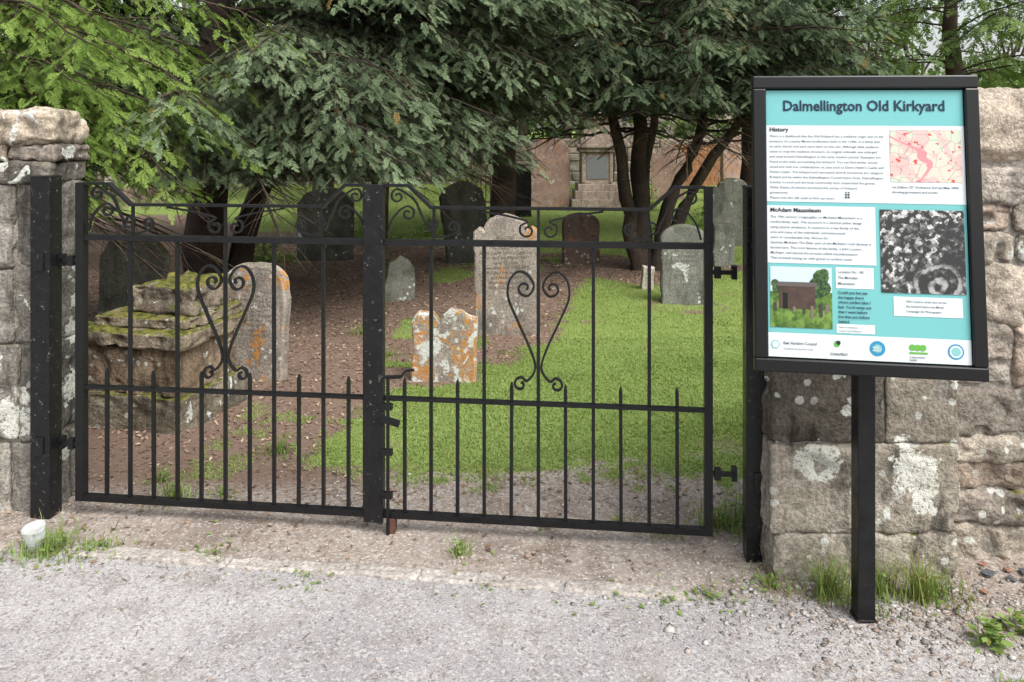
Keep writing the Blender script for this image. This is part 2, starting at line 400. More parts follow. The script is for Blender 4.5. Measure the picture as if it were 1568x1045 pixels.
# ------------------------------------------------------------------ walls
pier_m = stone_mat('pier_stone', (.26, .235, .195), (.36, .33, .28), lich=.22, dark=.85, moss=.25, bs=1.0,
                   spots=[(1.12, 2.89, .43, .075), (1.06, 2.89, .44, .04), (1.47, 2.89, .40, .085), (1.42, 2.89, .5, .03), (1.22, 2.89, .62, .02), (1.5, 2.89, .30, .05)])
wall_m = stone_mat('rubble_stone', (.31, .275, .235), (.44, .39, .335), lich=.14, dark=.55, moss=.1, bs=1.0, streak=False)
left_m = stone_mat('dark_wall_stone', (.17, .155, .135), (.27, .25, .225), lich=.24, dark=.8, moss=.2, bs=1.0,
                   spots=[(-2.25, 3.44, .66, .05), (-2.22, 3.44, .44, .06), (-1.985, 3.6, .73, .05), (-1.98, 3.58, .5, .07), (-2.15, 3.44, .38, .07), (-1.98, 3.6, .88, .03), (-2.2, 3.44, 1.5, .03), (-1.98, 3.55, .22, .04), (-2.12, 3.44, .5, .04)])
mortar = stone_mat('mortar', (.25, .225, .19), (.33, .30, .26), dark=.3, bs=.9, streak=False)

def rubble(parent, x0, x1, yf, yb, z0, z1, seed, hmin, hmax, wmin, wmax, mat, tints, k=9, amp=.02, gap=.008, name='stones', n=12):
    r = random.Random(seed); acc = Acc(); z = z0; q = seed
    while z < z1 - .02:
        h = r.uniform(hmin, hmax)
        if z + h > z1 - hmin * .6: h = z1 - z
        x = x0
        while x < x1 - .01:
            w = r.uniform(wmin, wmax)
            if x + w > x1 - wmin * .6: w = x1 - x
            parts = [(z, h)]
            if h > .2 and r.random() < .3: f = r.uniform(.4, .6); parts = [(z, h * f), (z + h * f, h * (1 - f))]
            for (zz, hh) in parts:
                q += 1; t = r.choice(tints); v = r.uniform(.75, 1.15)
                off = r.uniform(-.012, .012)
                block(acc, (x + w / 2, (yf + yb) / 2 + off, zz + hh / 2), (w / 2 - gap / 2, (yb - yf) / 2, hh / 2 - gap / 2), k, amp, tuple(c * v for c in t), q, n if x < 2.6 else 12, 0, 5)
            x += w
        z += h
    return acc.build(name, mat, parent, smooth=True)
tw = [(1, 1, 1), (1.03, .93, .87), (.72, .70, .68), (1.1, 1.08, 1.02), (.85, .77, .70)]
def mortar_box(parent, x0, x1, y0, y1, z0, z1, name='mortar_core'):
    a = Acc(); a.box(((x0 + x1) / 2, (y0 + y1) / 2, (z0 + z1) / 2), ((x1 - x0) / 2, (y1 - y0) / 2, (z1 - z0) / 2)); return a.build(name, mortar, parent)
pier = empty('stone_gate_pier')
acc = Acc()
rows = [(-.08, .17, [.945, 1.27, 1.63]), (.17, .50, [.94, 1.30, 1.63]), (.50, .86, [.945, 1.36, 1.63]), (.86, 1.14, [.945, 1.2, 1.63]), (1.14, 1.45, [.945, 1.4, 1.63]), (1.45, 1.60, [.945, 1.63])]
q = 50
for (za, zb, xsn) in rows:
    for i in range(len(xsn) - 1):
        q += 1; v = random.uniform(.88, 1.08) * (.5 if za in (.50,) and i == 0 else 1) * (.8 if za == .5 else 1)
        block(acc, ((xsn[i] + xsn[i + 1]) / 2, 3.02, (za + zb) / 2), ((xsn[i + 1] - xsn[i]) / 2 - .001, .125 + random.uniform(-.004, .004), (zb - za) / 2 - .001), 20, .012, (v, v * .97, v * .93), q, 26, 0, 6)
block(acc, (1.29, 3.03, 1.64), (.345, .15, .05), 10, .012, (1, 1, 1), 88)
acc.build('blocks', pier_m, pier, smooth=True)
mortar_box(pier, .965, 1.605, 2.912, 3.12, -.1, 1.58)
rw = empty('rubble_stone_wall')
rubble(rw, 1.64, 6.5, 3.05, 3.5, -.05, 1.5, 11, .12, .26, .22, .5, wall_m, tw, 13, .024, n=26)
rubble(rw, 1.64, 6.5, 3.02, 3.53, 1.5, 1.81, 12, .31, .32, .3, .5, wall_m, [(1.25, 1.2, 1.12), (1.15, 1.1, 1.05)], 3, .024, name='coping', n=26)
mortar_box(rw, 1.66, 6.4, 3.072, 3.46, -.1, 1.6)
lw_ = empty('stone_wall')
acc = Acc(); q = 120
for (za, zb, xsn) in [(-.08, .30, [-2.62, -2.17, -1.985]), (.30, .72, [-2.6, -2.14, -1.98]), (.72, 1.05, [-2.62, -2.165, -1.985]), (1.05, 1.42, [-2.6, -2.15, -1.98])]:
    for i in range(2):
        q += 1; v = random.uniform(.85, 1.05) * (1.2 if i == 0 else .8)
        block(acc, ((xsn[i] + xsn[i + 1]) / 2, 3.585, (za + zb) / 2), ((xsn[i + 1] - xsn[i]) / 2 - .0015, .138 if i else .145, (zb - za) / 2 - .001), 16, .012, (v, v, v * .97), q, 26)
block(acc, (-2.30, 3.59, 1.465), (.300, .15, .045), 20, .012, (.8, .78, .75), 140, 26)
block(acc, (-2.42, 3.60, 1.55), (.235, .165, .044), 14, .014, (1.25, 1.1, .95), 141, 26)
block(acc, (-2.085, 3.60, 1.55), (.105, .165, .040), 14, .014, (1.0, .92, .85), 142, 26)
block(acc, (-2.31, 3.60, 1.66), (.325, .165, .078), 9, .022, (1.6, 1.45, 1.25), 143, 26)
acc.build('pier_blocks', left_m, lw_, smooth=True)
rubble(lw_, -7, -2.62, 3.46, 3.9, -.05, 1.5, 31, .14, .26, .25, .5, left_m, tw, 8, .02)
mortar_box(lw_, -6.9, -2.01, 3.470, 3.70, -.1, 1.43)

# ------------------------------------------------------------------ gate
def black_paint(name, wear=.1):
    t = NT(name)
    n = t.noise(22, 5, .7); f = t.noise(120, 3)
    c = t.mix(n, (.004, .004, .005), (.012, .012, .013))
    c = t.mix(t.ramp(t.noise(46, 5, .75, .3), .74 - wear * .4, .78 - wear * .4), c, (.14, .13, .11))
    c = t.mix(t.ramp(t.noise(9, 5, .75, 0, None, (4, 4, 4)), .66, .76, 0, .8), c, (.07, .038, .022))
    t.bump(t.math('ADD', n, t.math('MULTIPLY', f, .3)), .35, .006)
    return t.fin(c, t.ramp(n, .2, .8, .2, .48), .32)
iron = black_paint('black_iron_paint', .10)
iron_worn = black_paint('black_iron_worn', .30)
GA = np.array([-1.87, 3.43]); GB = np.array([.785, 3.12]); GL = np.linalg.norm(GB - GA); gd = (GB - GA) / GL; gyaw = math.atan2(gd[1], gd[0])
GM = Matrix.Translation((GA[0], GA[1], 0)) @ Matrix.Rotation(gyaw, 4, 'Z')
def sweep(acc, pts, t, w, v=0.):
    P = np.asarray(pts, float); T = np.gradient(P, axis=0); T /= np.linalg.norm(T, axis=1)[:, None] + 1e-9
    Nn = np.stack([-T[:, 1], T[:, 0]], -1); V = []
    t = np.broadcast_to(t, (len(P),))
    for p, n, tt in zip(P, Nn, t):
        for (a, b) in ((-1, -1), (1, -1), (1, 1), (-1, 1)):
            q = p + n * a * tt / 2; V.append((q[0], v + b * w / 2, q[1]))
    F = [(i * 4 + k, i * 4 + (k + 1) % 4, (i + 1) * 4 + (k + 1) % 4, (i + 1) * 4 + k) for i in range(len(P) - 1) for k in range(4)]
    F += [(3, 2, 1, 0), tuple(range((len(P) - 1) * 4, len(P) * 4))]
    acc.add(V, F)
def catmull(P, n=8):
    P = np.asarray(P, float); P = np.concatenate([[2 * P[0] - P[1]], P, [2 * P[-1] - P[-2]]]); out = []
    for i in range(1, len(P) - 2):
        for s in np.linspace(0, 1, n, endpoint=False):
            a, b, c, d_ = P[i - 1:i + 3]; out.append(.5 * (2 * b + (c - a) * s + (2 * a - 5 * b + 4 * c - d_) * s * s + (3 * b - a - 3 * c + d_) * s ** 3))
    out.append(P[-2]); return np.array(out)
catmull3 = catmull
def spiral(cx, cz, R, a0, turns, sgn, r1=.25, n=9):
    s = np.linspace(0, 1, n); a = math.radians(a0) + sgn * 2 * np.pi * turns * s; r = R * (1 - (1 - r1) * s)
    return [(cx + rr * math.cos(aa), cz + rr * math.sin(aa)) for rr, aa in zip(r, a)]
def leaf(name, W, flip, hs, plate):
    g = empty(name)
    g.matrix_world = GM
    acc = Acc(); S = (lambda p: [((GL - u) if flip else u, z) for (u, z) in p])
    zt, zl, z2, z3, z0 = 1.42, 1.331, 1.19, .547, .072
    sweep(acc, S([(hs / 2, z0 - .012), (hs / 2, zt + .004)]), hs, .036)
    top = [(hs, zt), (.145, zt), (.245, zl), (W - .225, zl), (W - .13, zt), (W - .03, zt)]
    for a, b in zip(top[:-1], top[1:]):
        dx, dz = b[0] - a[0], b[1] - a[1]; l = math.hypot(dx, dz); e = .003
        sweep(acc, S([(a[0] - dx / l * e, a[1] - dz / l * e), (b[0] + dx / l * e, b[1] + dz / l * e)]), .012, .030 - .0007 * top.index(a))
    sweep(acc, S([(hs, z2), (W - .02, z2 - .003)]), .024, .032)
    sweep(acc, S([(hs, z3), (W - .02, z3)]), .012, .034)
    sweep(acc, S([(hs, z0), (W - .02, z0)]), .024, .034)
    nb = 11; u0, u1 = .135, W - .115
    for i in range(nb):
        u = u0 + (u1 - u0) * i / (nb - 1); jit = random.uniform(-.002, .002)
        if i % 2 == 1:
            sweep(acc, S([(u, z0 + .012), (u + jit, z2 - .012)]), .0135, .0145)
        else:
            zz = z3 + .082 + random.uniform(-.004, .004)
            sweep(acc, S([(u, z0 + .012), (u + jit, zz - .018), (u + jit, zz)]), [.0135, .0135, .005], .0145)
    um = (u0 + u1) / 2
    sweep(acc, S([(um, z2 + .012), (um, zl - .006)]), .011, .012)
    for u in (u0 + (u1 - u0) * .1, u1 - (u1 - u0) * .1):
        sweep(acc, S([(u + (.012 if u < um else -.012), z2 + .012), (u + (.012 if u < um else -.012), zl - .0)]), .011, .012)
    for s in (-1, 1):
        P = spiral(.072, .622, .032, 150, 1.15, -1)[::-1] + [(.012, .69), (.035, .77), (.085, .88), (.122, .97), (.118, 1.035), (.085, 1.075), (.045, 1.065), (.018, 1.02)] + spiral(.055, 1.01, .036, 190, 1.1, 1)[1:]
        P = [(um + s * a, b) for a, b in P]
        sweep(acc, S(catmull(P, 4)), .0085, .016)
    def sc(P): sweep(acc, S(catmull(P, 4)), .0075, .014)
    for s in (-1, 1):
        P = spiral(.045, z2 + .052, .036, 90, 1.2, -1)[::-1] + [(.10, z2 + .104), (.17, z2 + .118), (.26, zl - .010)]
        sc([(um + s * a, b) for a, b in P])
    for (e, s) in ((hs, 1), (W - .03, -1)):
        P = spiral(.055, 1.375, .030, 90, 1.2, 1)[::-1] + [(.095, 1.385), (.13, 1.355), (.15, 1.31), (.17, 1.27)] + spiral(.200, 1.262, .032, 180, 1.25, 1)[1:]
        sc([(e + s * a, b) for a, b in P])
        P = [(.012, 1.215), (.03, 1.275), (.06, 1.315)] + spiral(.098, 1.305, .034, 150, 1.3, -1)
        sc([(e + s * a, b) for a, b in P])
        P = [(.20, 1.212), (.25, 1.212), (.29, 1.225)] + spiral(.285, 1.252, .027, -60, 1.2, 1)
        sc([(e + s * a, b) for a, b in P])
    for z in (1.09, .305):
        acc.box(((GL + .035) if flip else -.030, -.012, z), (.05 if flip else .045, .008, .008))
        acc.box(((GL + .018) if flip else -.018, -.012, z), (.012, .014, .022))
        acc.box(((GL + .082) if flip else -.068, -.004, z), (.010, .016, .026))
    acc.build('bars', iron, g, bevel=.0016)
    a2 = Acc()
    if plate:
        sweep(a2, [(W - .002, .045), (W - .002, 1.425)], .082, .012, -.024)
        sweep(a2, [(W - .035, .06), (W - .035, 1.41)], .03, .034, 0)
        a2.build('cover_plate', iron_worn, g, bevel=.002)
    else:
        sweep(a2, S([(W - .012, .055), (W - .012, 1.41)]), .03, .034, .004)
        uu = GL - W + .052
        sweep(a2, [(uu, -.03), (uu, .64)], .012, .012, -.03)
        sweep(a2, [(uu - .02, .64), (uu + .055, .645)], .014, .012, -.03)
        sweep(a2, [(uu + .055, .645), (uu + .075, .67), (uu + .11, .675)], .010, .010, -.032)
        for z in (.16, .335, .52): a2.box((uu - .004, -.026, z), (.022, .012, .012))
        sweep(a2, [(uu - .03, .475), (uu + .05, .455)], .03, .008, -.036)
        a2.build('drop_bolt', iron, g, bevel=.001)
    return g
WL = GL * .493
leaf('iron_gate', WL, False, .037, True)
leaf('iron_gate', GL - WL - .008, True, .032, False)
for nm, (px_, py_), hw, zt in (('gate_post', (-2.0, 3.42), .045, 1.445), ('gate_post', (.942, 3.06), .048, 1.42)):
    M = Matrix.Translation((px_, py_, 0)) @ Matrix.Rotation(gyaw, 4, 'Z')
    a = Acc(); a.box((0, 0, (zt - .1) / 2), (hw, hw * .9, (zt + .1) / 2), M); a.box((0, 0, zt + .004), (hw * 1.03, hw * .93, .006), M)
    a.box((0, -hw * .9 - .004, 1.09), (.02, .004, .04), M); a.box((0, -hw * .9 - .004, .305), (.02, .004, .04), M)
    a.build(nm, iron_worn, bevel=.004)
a = Acc(); M = GM; a.box((WL + .075, -.005, .005), (.011, .02, .055), M); a.build('gate_stop', plain('rusty_iron', (.10, .05, .035), .9, .2, .5))

# ------------------------------------------------------------------ information sign
sign = empty('information_sign')
SM = Matrix.Translation((1.149, 2.585, 1.335)) @ Matrix.Rotation(math.radians(-6.0), 4, 'X') @ Matrix.Rotation(math.radians(-8.5), 4, 'Z') @ Matrix.Rotation(math.radians(1.3), 4, 'Y')
board = empty('board'); board.parent = sign; board.matrix_world = SM
sblack = plain('sign_black_paint', (.006, .006, .007), .30, .35, .3)
a = Acc(); HW, HH = .353, .485; fw = .043
a.box((0, .012, HH - fw / 2), (HW, .020, fw / 2)); a.box((0, .012, -HH + fw / 2), (HW, .020, fw / 2))
a.box((-HW + fw / 2, .012, 0), (fw / 2, .0199, HH - fw)); a.box((HW - fw / 2, .012, 0), (fw / 2, .0199, HH - fw))
a.box((0, .018, 0), (HW - fw, .010, HH - fw))
a.build('frame', sblack, board, bevel=.005)
a = Acc(); a.box((1.178, 2.672, .575), (.029, .029, .675)); a.box((1.178, 2.672, .004), (.033, .033, .008))
a.box((1.178, 2.634, 1.05), (.10, .012, .018)); a.build('post', black_paint('post_paint', .08), sign, bevel=.003)
PW, PH = .616, .875
def flatmat(name, col, rough=.45):
    return plain(name, col, rough, .3, .03, 8)
teal = flatmat('poster_teal', (.14, .40, .40)); white = flatmat('poster_white', (.58, .63, .65)); navy = flatmat('poster_navy', (.010, .022, .055))
ink = flatmat('poster_ink', (.02, .022, .026)); inkg = flatmat('poster_ink_text', (.05, .055, .06)); cap_teal = flatmat('caption_teal', (.20, .42, .42)); green = flatmat('logo_green', (.11, .34, .05)); blue = flatmat('logo_blue', (.03, .22, .38))
def panel(name, u0, u1, v0, v1, mat, lv):
    x0 = -PW / 2 + u0 * PW; x1 = -PW / 2 + u1 * PW; zt = PH / 2 - v0 * PH; zb = PH / 2 - v1 * PH; y = .0072 - lv * .0012
    me = bpy.data.meshes.new(name); me.from_pydata([(x0, y, zb), (x1, y, zb), (x1, y, zt), (x0, y, zt)], [], [(0, 1, 2, 3)]); me.materials.append(mat)
    return link(bpy.data.objects.new(name, me), board)
def text(name, body, u, v, size, mat, lv=3, bold=0, sp=1.0, width=1.0, parent=None, align='LEFT', fit=None):
    cu = bpy.data.curves.new(name, 'FONT'); cu.body = body; cu.size = size; cu.offset = bold; cu.space_line = sp; cu.align_x = align
    cu.space_character = width; cu.materials.append(mat); cu.resolution_u = 2
    ob = link(bpy.data.objects.new(name, cu), parent or board)
    ob.rotation_euler = (math.pi / 2, 0, 0); ob.location = (-PW / 2 + u * PW, .0072 - lv * .0012, PH / 2 - v * PH)
    if fit:
        bpy.context.view_layer.update()
        w_ = ob.dimensions[0]
        if w_ > 0: ob.scale = (fit * PW / w_, 1, 1)
    return ob
panel('poster', 0, 1, 0, 1, teal, 0)
panel('history_panel', 0, 1, .135, .425, white, 1); panel('mausoleum_panel', 0, .55, .44, .655, white, 1)
panel('quote_box', .345, .535, .665, .742, white, 1); panel('quote_caption', .345, .535, .872, .905, white, 1)
panel('photo_caption', .63, .965, .765, .835, white, 1); panel('logo_band', 0, 1, .912, 1, white, 1)
text('title', 'Dalmellington Old Kirkyard', .085, .078, .049, navy, 1.6, .0011, 1, 1.0, fit=.82)
text('history_heading', 'History', .015, .158, .020, ink, 2.5, .0005)
hist = """There is a likelihood that the Old Kirkyard has a medieval origin due to the
presence of a nearby Motte fortification built in the 1100s. It is likely that
an early church and yard were here on this site. Although little evidence
exists to map the medieval structure, its original sidewalk was enlarged
and used around Dalmellington in the early modern period. Examples are
found in the walls surrounding the kirkyard. You can find similar stones
saved and with low combinations, at sites such as Dame Helen's Castle and
Pickan's Dyke. The kirkyard and associated church structures are category
B listed and lie within the Dalmellington Conservation Area. Dalmellington
County Council and the local community have researched the graves,
Wylie Shanks Architects produced the survey of kirkyard
gravestones.
Please scan this QR code to find out more."""
text('history_text', hist, .015, .180, .0108, inkg, 2.5, .00005, 1.58, 1, fit=.585)
text('mausoleum_heading', 'McAdam Mausoleum', .015, .463, .019, ink, 2.5, .0005)
maus = """The 19th century Craigengillan or McAdam Mausoleum is a
roofed family vault. The structure is a classical ashlar design
using natural sandstone. It connects to a key family of the
area and many of the individuals commemorated
were of considerable way, famous for:
Quinten McAdam The Elder part of the McAdam road dynasty is
buried here. The most famous of the family, a John Loudon
McAdam, introduced the process called macadamisation.
This involved mixing tar with gravel to surface roads."""
text('mausoleum_text', maus, .015, .486, .0112, inkg, 2.5, .00005, 1.50, 1, fit=.51)
text('map_caption', '1st Edition 25\" Ordnance Survey Map 1896\nshowing graveyard and tombs', .635, .368, .010, inkg, 2.5, .00005, 1.6, .9, fit=.33)
text('location_caption', 'Location No. 145\nThe McAdam\nMausoleum', .355, .686, .0120, inkg, 2.5, .00005, 1.55, .95)
text('quote', "Could you but see\nthe happy shore\nwhere perfect bliss I\nfeel. You'd weep not\nthat I went before\nbut that you before\nbehind.", .355, .762, .0128, navy, 2.5, .0002, 1.20, .95)
text('quote_source', 'Verse on Headstone\nLocation No 54 Paterson', .355, .886, .0078, inkg, 2.5, 0, 1.5, .9)
text('aerial_caption', '20th Century aerial view across\nthe kirkyard below the Motte\nCampnigle Air Photography', .69, .785, .010, inkg, 2.5, .00005, 1.55, .95)
def uvmat(name, fn):
    t = NT(name); t.fin(fn(t), .45, .3); return t.m
def f_map(t):
    c = t.mix(t.ramp(t.noise(9, 3), .45, .55), (.56, .50, .42), (.48, .52, .42)); c = t.mix(t.ramp(t.noise(11, 4, .5, 1.5, None, (2, 0, 0)), .50, .56, 0, .8), c, (.58, .36, .35))
    l = t.voro(26, 'Distance', 'DISTANCE_TO_EDGE', .8); c = t.mix(t.ramp(l, .015, .03, .6, 0), c, (.28, .22, .2))
    r = t.noise(60, 2, .5, 0, None, (9, 1, 0)); c = t.mix(t.ramp(r, .66, .68), c, (.5, .07, .06))
    w = t.noise(3.5, 2, .5, .6, None, (1, 2, 7)); rd = t.math('ABSOLUTE', t.math('SUBTRACT', w, .5)); return t.mix(t.ramp(rd, .008, .014, 1, 0), c, (.60, .22, .24))
def f_air(t):
    mp = t.N.new('ShaderNodeMapping'); mp.inputs['Rotation'].default_value = (0, .5, 0); t.L.new(t.tc.outputs['Object'], mp.inputs[0])
    br = t.N.new('ShaderNodeTexVoronoi'); br.distance = 'CHEBYCHEV'; br.inputs['Scale'].default_value = 75; t.L.new(mp.outputs[0], br.inputs['Vector'])
    c = t.sep(br.outputs['Color'])[0]; n = t.noise(40, 5, .75); big = t.noise(9, 4, .6, 1.0, None, (0, 5, 0))
    vm = t.N.new('ShaderNodeVectorMath'); vm.operation = 'DISTANCE'; t.L.new(t.tc.outputs['Object'], vm.inputs[0]); vm.inputs[1].default_value = (.215, 0, -.20)
    ring = t.math('SINE', t.math('ADD', t.math('MULTIPLY', vm.outputs['Value'], 150.), t.math('MULTIPLY', big, 9.))); ringm = t.ramp(vm.outputs['Value'], .06, .09, 1, 0)
    v = t.math('MULTIPLY', t.ramp(c, .5, .75), t.ramp(n, .35, .6)); v = t.math('MULTIPLY', v, t.ramp(big, .40, .52))
    v = t.math('MULTIPLY', v, t.math('SUBTRACT', 1., ringm))
    v = t.math('MAXIMUM', v, t.math('MULTIPLY', t.math('MULTIPLY', t.ramp(ring, .2, .9, 0, .55), ringm), t.ramp(n, .3, .55)))
    v = t.math('MAXIMUM', v, t.math('MULTIPLY', t.ramp(n, .50, .75), .4))
    return t.mix(v, (.03, .03, .03), (.58, .58, .56))
panel('map_print', .63, .985, .15, .345, uvmat('map_print', f_map), 2)
panel('aerial_print', .572, .985, .448, .752, uvmat('aerial_print', f_air), 2)
panel('mausoleum_sky', .012, .325, .668, .76, flatmat('ph_sky', (.46, .56, .62)), 1.5)
panel('mausoleum_grass', .012, .325, .76, .892, uvmat('ph_grass', lambda t: t.mix(t.ramp(t.noise(40, 4), .35, .65), (.04, .09, .015), (.15, .25, .05))), 1.5)
tm1 = uvmat('ph_tree', lambda t: t.mix(t.ramp(t.noise(90, 4), .35, .65), (.01, .03, .01), (.08, .15, .05)))
def disc(name, u, v, r, mat, lv, seg=28, sx=1.):
    cx, cz = -PW / 2 + u * PW, PH / 2 - v * PH; y = .0072 - lv * .0012
    me = bpy.data.meshes.new(name); me.from_pydata([(cx + sx * r * math.cos(6.2832 * k / seg), y, cz + r * math.sin(6.2832 * k / seg)) for k in range(seg)], [], [tuple(range(seg))]); me.materials.append(mat)
    return link(bpy.data.objects.new(name, me), board)
for q, (u, v, r) in enumerate(((.27, .705, .026), (.245, .73, .022), (.283, .745, .024), (.25, .76, .022), (.285, .69, .016), (.036, .73, .013), (.045, .75, .015))): disc('mausoleum_photo_trees', u, v, r, tm1, 1.8 + q * .06, 9)
panel('mausoleum_photo_vault', .055, .24, .738, .822, uvmat('ph_vault', lambda t: t.mix(t.noise(40, 4), (.02, .014, .012), (.10, .065, .05))), 2.4)
panel('mausoleum_photo_door', .075, .10, .765, .822, flatmat('ph_door', (.008, .008, .008)), 2.6)
panel('mausoleum_photo_roof', .045, .25, .724, .740, flatmat('ph_roof', (.10, .085, .08)), 2.7)
for i, (u, v, h) in enumerate(((.028, .80, .03), (.125, .815, .022), (.175, .822, .018), (.215, .81, .045), (.26, .80, .05), (.29, .805, .03))):
    panel('mausoleum_photo_stone', u, u + .016, v, v + h, flatmat('ph_stone%d' % i, (.16, .12, .10) if i % 2 else (.05, .045, .04)), 2.9)
for i in range(7):
    for j in range(7):
        if (i * 5 + j * 3 + i * j) % 3 != 0: panel('qr_code', .395 + i * .0046, .395 + i * .0046 + .0046, .385 + j * .0034, .385 + j * .0034 + .0034, ink, 2.9)
disc('logo', .545, .955, .024, blue, 2); disc('logo', .545, .955, .013, cap_teal, 2.5); text('logo_text', 'WILD\nABOUT', .52, .955, .008, white, 3.2, .0002, 1.1)
disc('logo', .925, .955, .024, blue, 2); disc('logo', .925, .955, .019, white, 2.4); disc('logo', .925, .955, .014, cap_teal, 2.8)
for k in range(3): disc('logo', .715 + .026 * k, .946, .010, green, 2 + .3 * k)
panel('logo_bar', .70, .79, .962, .969, green, 2); text('logo_text', 'Communities\nLeader', .70, .983, .0085, ink, 3, .0001, 1)
disc('logo', .345, .945, .010, green, 2); disc('logo', .352, .940, .007, ink, 2.4); text('logo_text', 'COALFIELD', .31, .985, .0105, ink, 3, .0002)
text('council_text', 'East Ayrshire Council', .075, .953, .0130, ink, 3, .0001, 1, .92); text('council_text', 'Comhairle Siorrachd Air an Ear', .075, .972, .008, ink, 3, 0, 1, .92)
disc('crest', .035, .955, .015, cap_teal, 2, 6); disc('crest', .035, .955, .011, white, 2.4, 6)

# ------------------------------------------------------------------ headstones
gm = {
 'grey': stone_mat('headstone_grey', (.24, .21, .175), (.34, .305, .26), lich=.12, orange=.15, moss=.4, dark=.55),
 'tan': stone_mat('headstone_tan', (.28, .24, .20), (.37, .325, .275), lich=.15, orange=.34, moss=.3, dark=.45),
 'lichen': stone_mat('headstone_lichen', (.24, .21, .17), (.33, .285, .24), lich=.60, orange=.70, moss=.3, dark=.3, lscale=8),
 'dark': stone_mat('headstone_dark', (.09, .09, .072), (.15, .15, .12), lich=.05, moss=.6, dark=.5),
 'black': stone_mat('headstone_black', (.012, .012, .012), (.025, .025, .025), dark=.3),
 'pink': stone_mat('headstone_pink', (.30, .195, .155), (.38, .265, .215), lich=.1, orange=.25, dark=.3),
 'green': stone_mat('headstone_green', (.15, .155, .13), (.22, .22, .185), lich=.15, moss=.5, dark=.45),
}
def outline(kind, w, h):
    hw = w / 2; pts = []
    if kind == 'round':
        r = .38 * w; pts = [(-hw, 0), (-hw, h - r * .8)] + [(hw * math.cos(a), h - r * .8 + r * .8 * math.sin(a)) for a in np.linspace(math.pi, 0, 15)] + [(hw, 0)]
    elif kind == 'shoulder':
        s = w * .16; zb = h - w * .22; pts = [(-hw, 0), (-hw, zb - .02), (-hw + s * .5, zb + .015), (-hw + s, zb)] + [((hw - s) * math.cos(a), zb + (h - zb) * math.sin(a)) for a in np.linspace(math.pi, 0, 13)][1:-1] + [(hw - s, zb), (hw - s * .5, zb + .015), (hw, zb - .02), (hw, 0)]
    elif kind == 'gothic':
        zb = h - w * .3; pts = [(-hw, 0), (-hw, zb), (-hw * .75, zb + (h - zb) * .55), (-hw * .4, h - .02), (0, h), (hw * .4, h - .02), (hw * .75, zb + (h - zb) * .55), (hw, zb), (hw, 0)]
    elif kind == 'notch':
        pts = [(-hw, 0), (-hw * 1.0, h - .09), (-hw * .8, h - .02), (-hw * .35, h - .03), (-hw * .12, h - .085), (hw * .02, h - .03), (hw * .2, h), (hw * .5, h - .01), (hw * .75, h - .05), (hw, h - .06), (hw * .98, 0)]
    elif kind == 'flat':
        pts = [(-hw, 0), (-hw, h), (hw, h * .97), (hw, 0)]
    elif kind == 'broken':
        pts = [(-hw, 0), (-hw * .9, h * .8), (-hw * .4, h), (hw * .2, h * .93), (hw * .7, h * .75), (hw * 1.05, 0)]
    return pts
def headstone(x, y, w, h, kind='round', mat='grey', yaw=0, lean=0, side=0, th=.1, tint=1., seed=0, txt=None, tsz=.035, tcol=None):
    P = outline(kind, w, h); Q = []
    for a, b in zip(P[:-1], P[1:]):
        n = max(1, int(math.dist(a, b) / .03))
        for k in range(n): Q.append((a[0] + (b[0] - a[0]) * k / n, a[1] + (b[1] - a[1]) * k / n))
    Q.append(P[-1]); Q = [(q[0], -.12 if q[1] <= 0 else q[1]) for q in Q]; Q = np.array(Q)
    ns = fbm(np.concatenate([Q * 9, np.full((len(Q), 1), seed * 7.3)], 1), 3, seed) - .5
    ns2 = fbm(np.concatenate([Q * 9 + 40, np.full((len(Q), 1), seed * 7.3)], 1), 3, seed) - .5
    Q = Q + np.stack([ns, ns2], 1) * .034
    cen = np.array([0, h * .45]); In = cen + (Q - cen) * (1 - .012 / max(.15, w / 2))
    n = len(Q); V = []
    for (R, yy) in ((In, -th / 2), (Q, -th / 2 + .010), (Q, th / 2 - .010), (In, th / 2)): V += [(p[0], yy, p[1]) for p in R]
    F = [tuple(range(n)), tuple(range(3 * n, 4 * n))[::-1]]
    for r in range(3): F += [(r * n + k, r * n + n + k, r * n + n + (k + 1) % n, r * n + (k + 1) % n) for k in range(n)]
    a = Acc(); a.add(V, F, (tint,) * 3)
    ob = a.build('headstone', gm[mat])
    off = Vector((seed * 3.7, seed * 1.9, seed * .31)); ob.data.transform(Matrix.Translation(off))
    M = Matrix.Translation((x, y, gz1(x, y) - .01)) @ Matrix.Rotation(math.radians(yaw), 4, 'Z') @ Matrix.Rotation(math.radians(lean), 4, 'X') @ Matrix.Rotation(math.radians(side), 4, 'Y')
    ob.matrix_world = M @ Matrix.Translation(-off)
    if txt:
        cu = bpy.data.curves.new('inscription', 'FONT'); cu.body = txt; cu.size = tsz; cu.align_x = 'CENTER'; cu.space_line = 1.1; cu.materials.append(tcol or INS); cu.resolution_u = 1
        t = link(bpy.data.objects.new('inscription', cu), ob); t.rotation_euler = (math.pi / 2, 0, 0); t.location = off + Vector((0, -th / 2 - .003, h * .80))
    return ob
INS = plain('weathered_inscription', (.15, .125, .10), .95, .1, .3); INSL = plain('pale_inscription', (.32, .31, .27), .95, .1, .3)
T1 = "ERECTED\nBY JAMES McCULLOCH\nin memory of\nJEAN CAMPBELL his Spouse\nwho died 6th March 1841\naged 52 years\nAlso their son WILLIAM\nwho died 9th April 1848\nand MARGARET\ntheir daughter who\ndied 12th June 1859"
headstone(-.454, 5.33, .43, .485, 'notch', 'lichen', -4, -3, 0, .10, 1.1, 1)
headstone(-.03, 6.6, .53, 1.0, 'shoulder', 'tan', -2, 1, -1.5, .11, .95, 2, T1, .037)
headstone(-1.75, 5.41, .45, .79, 'round', 'tan', -12, -2, 1, .09, .9, 3, T1, .030)
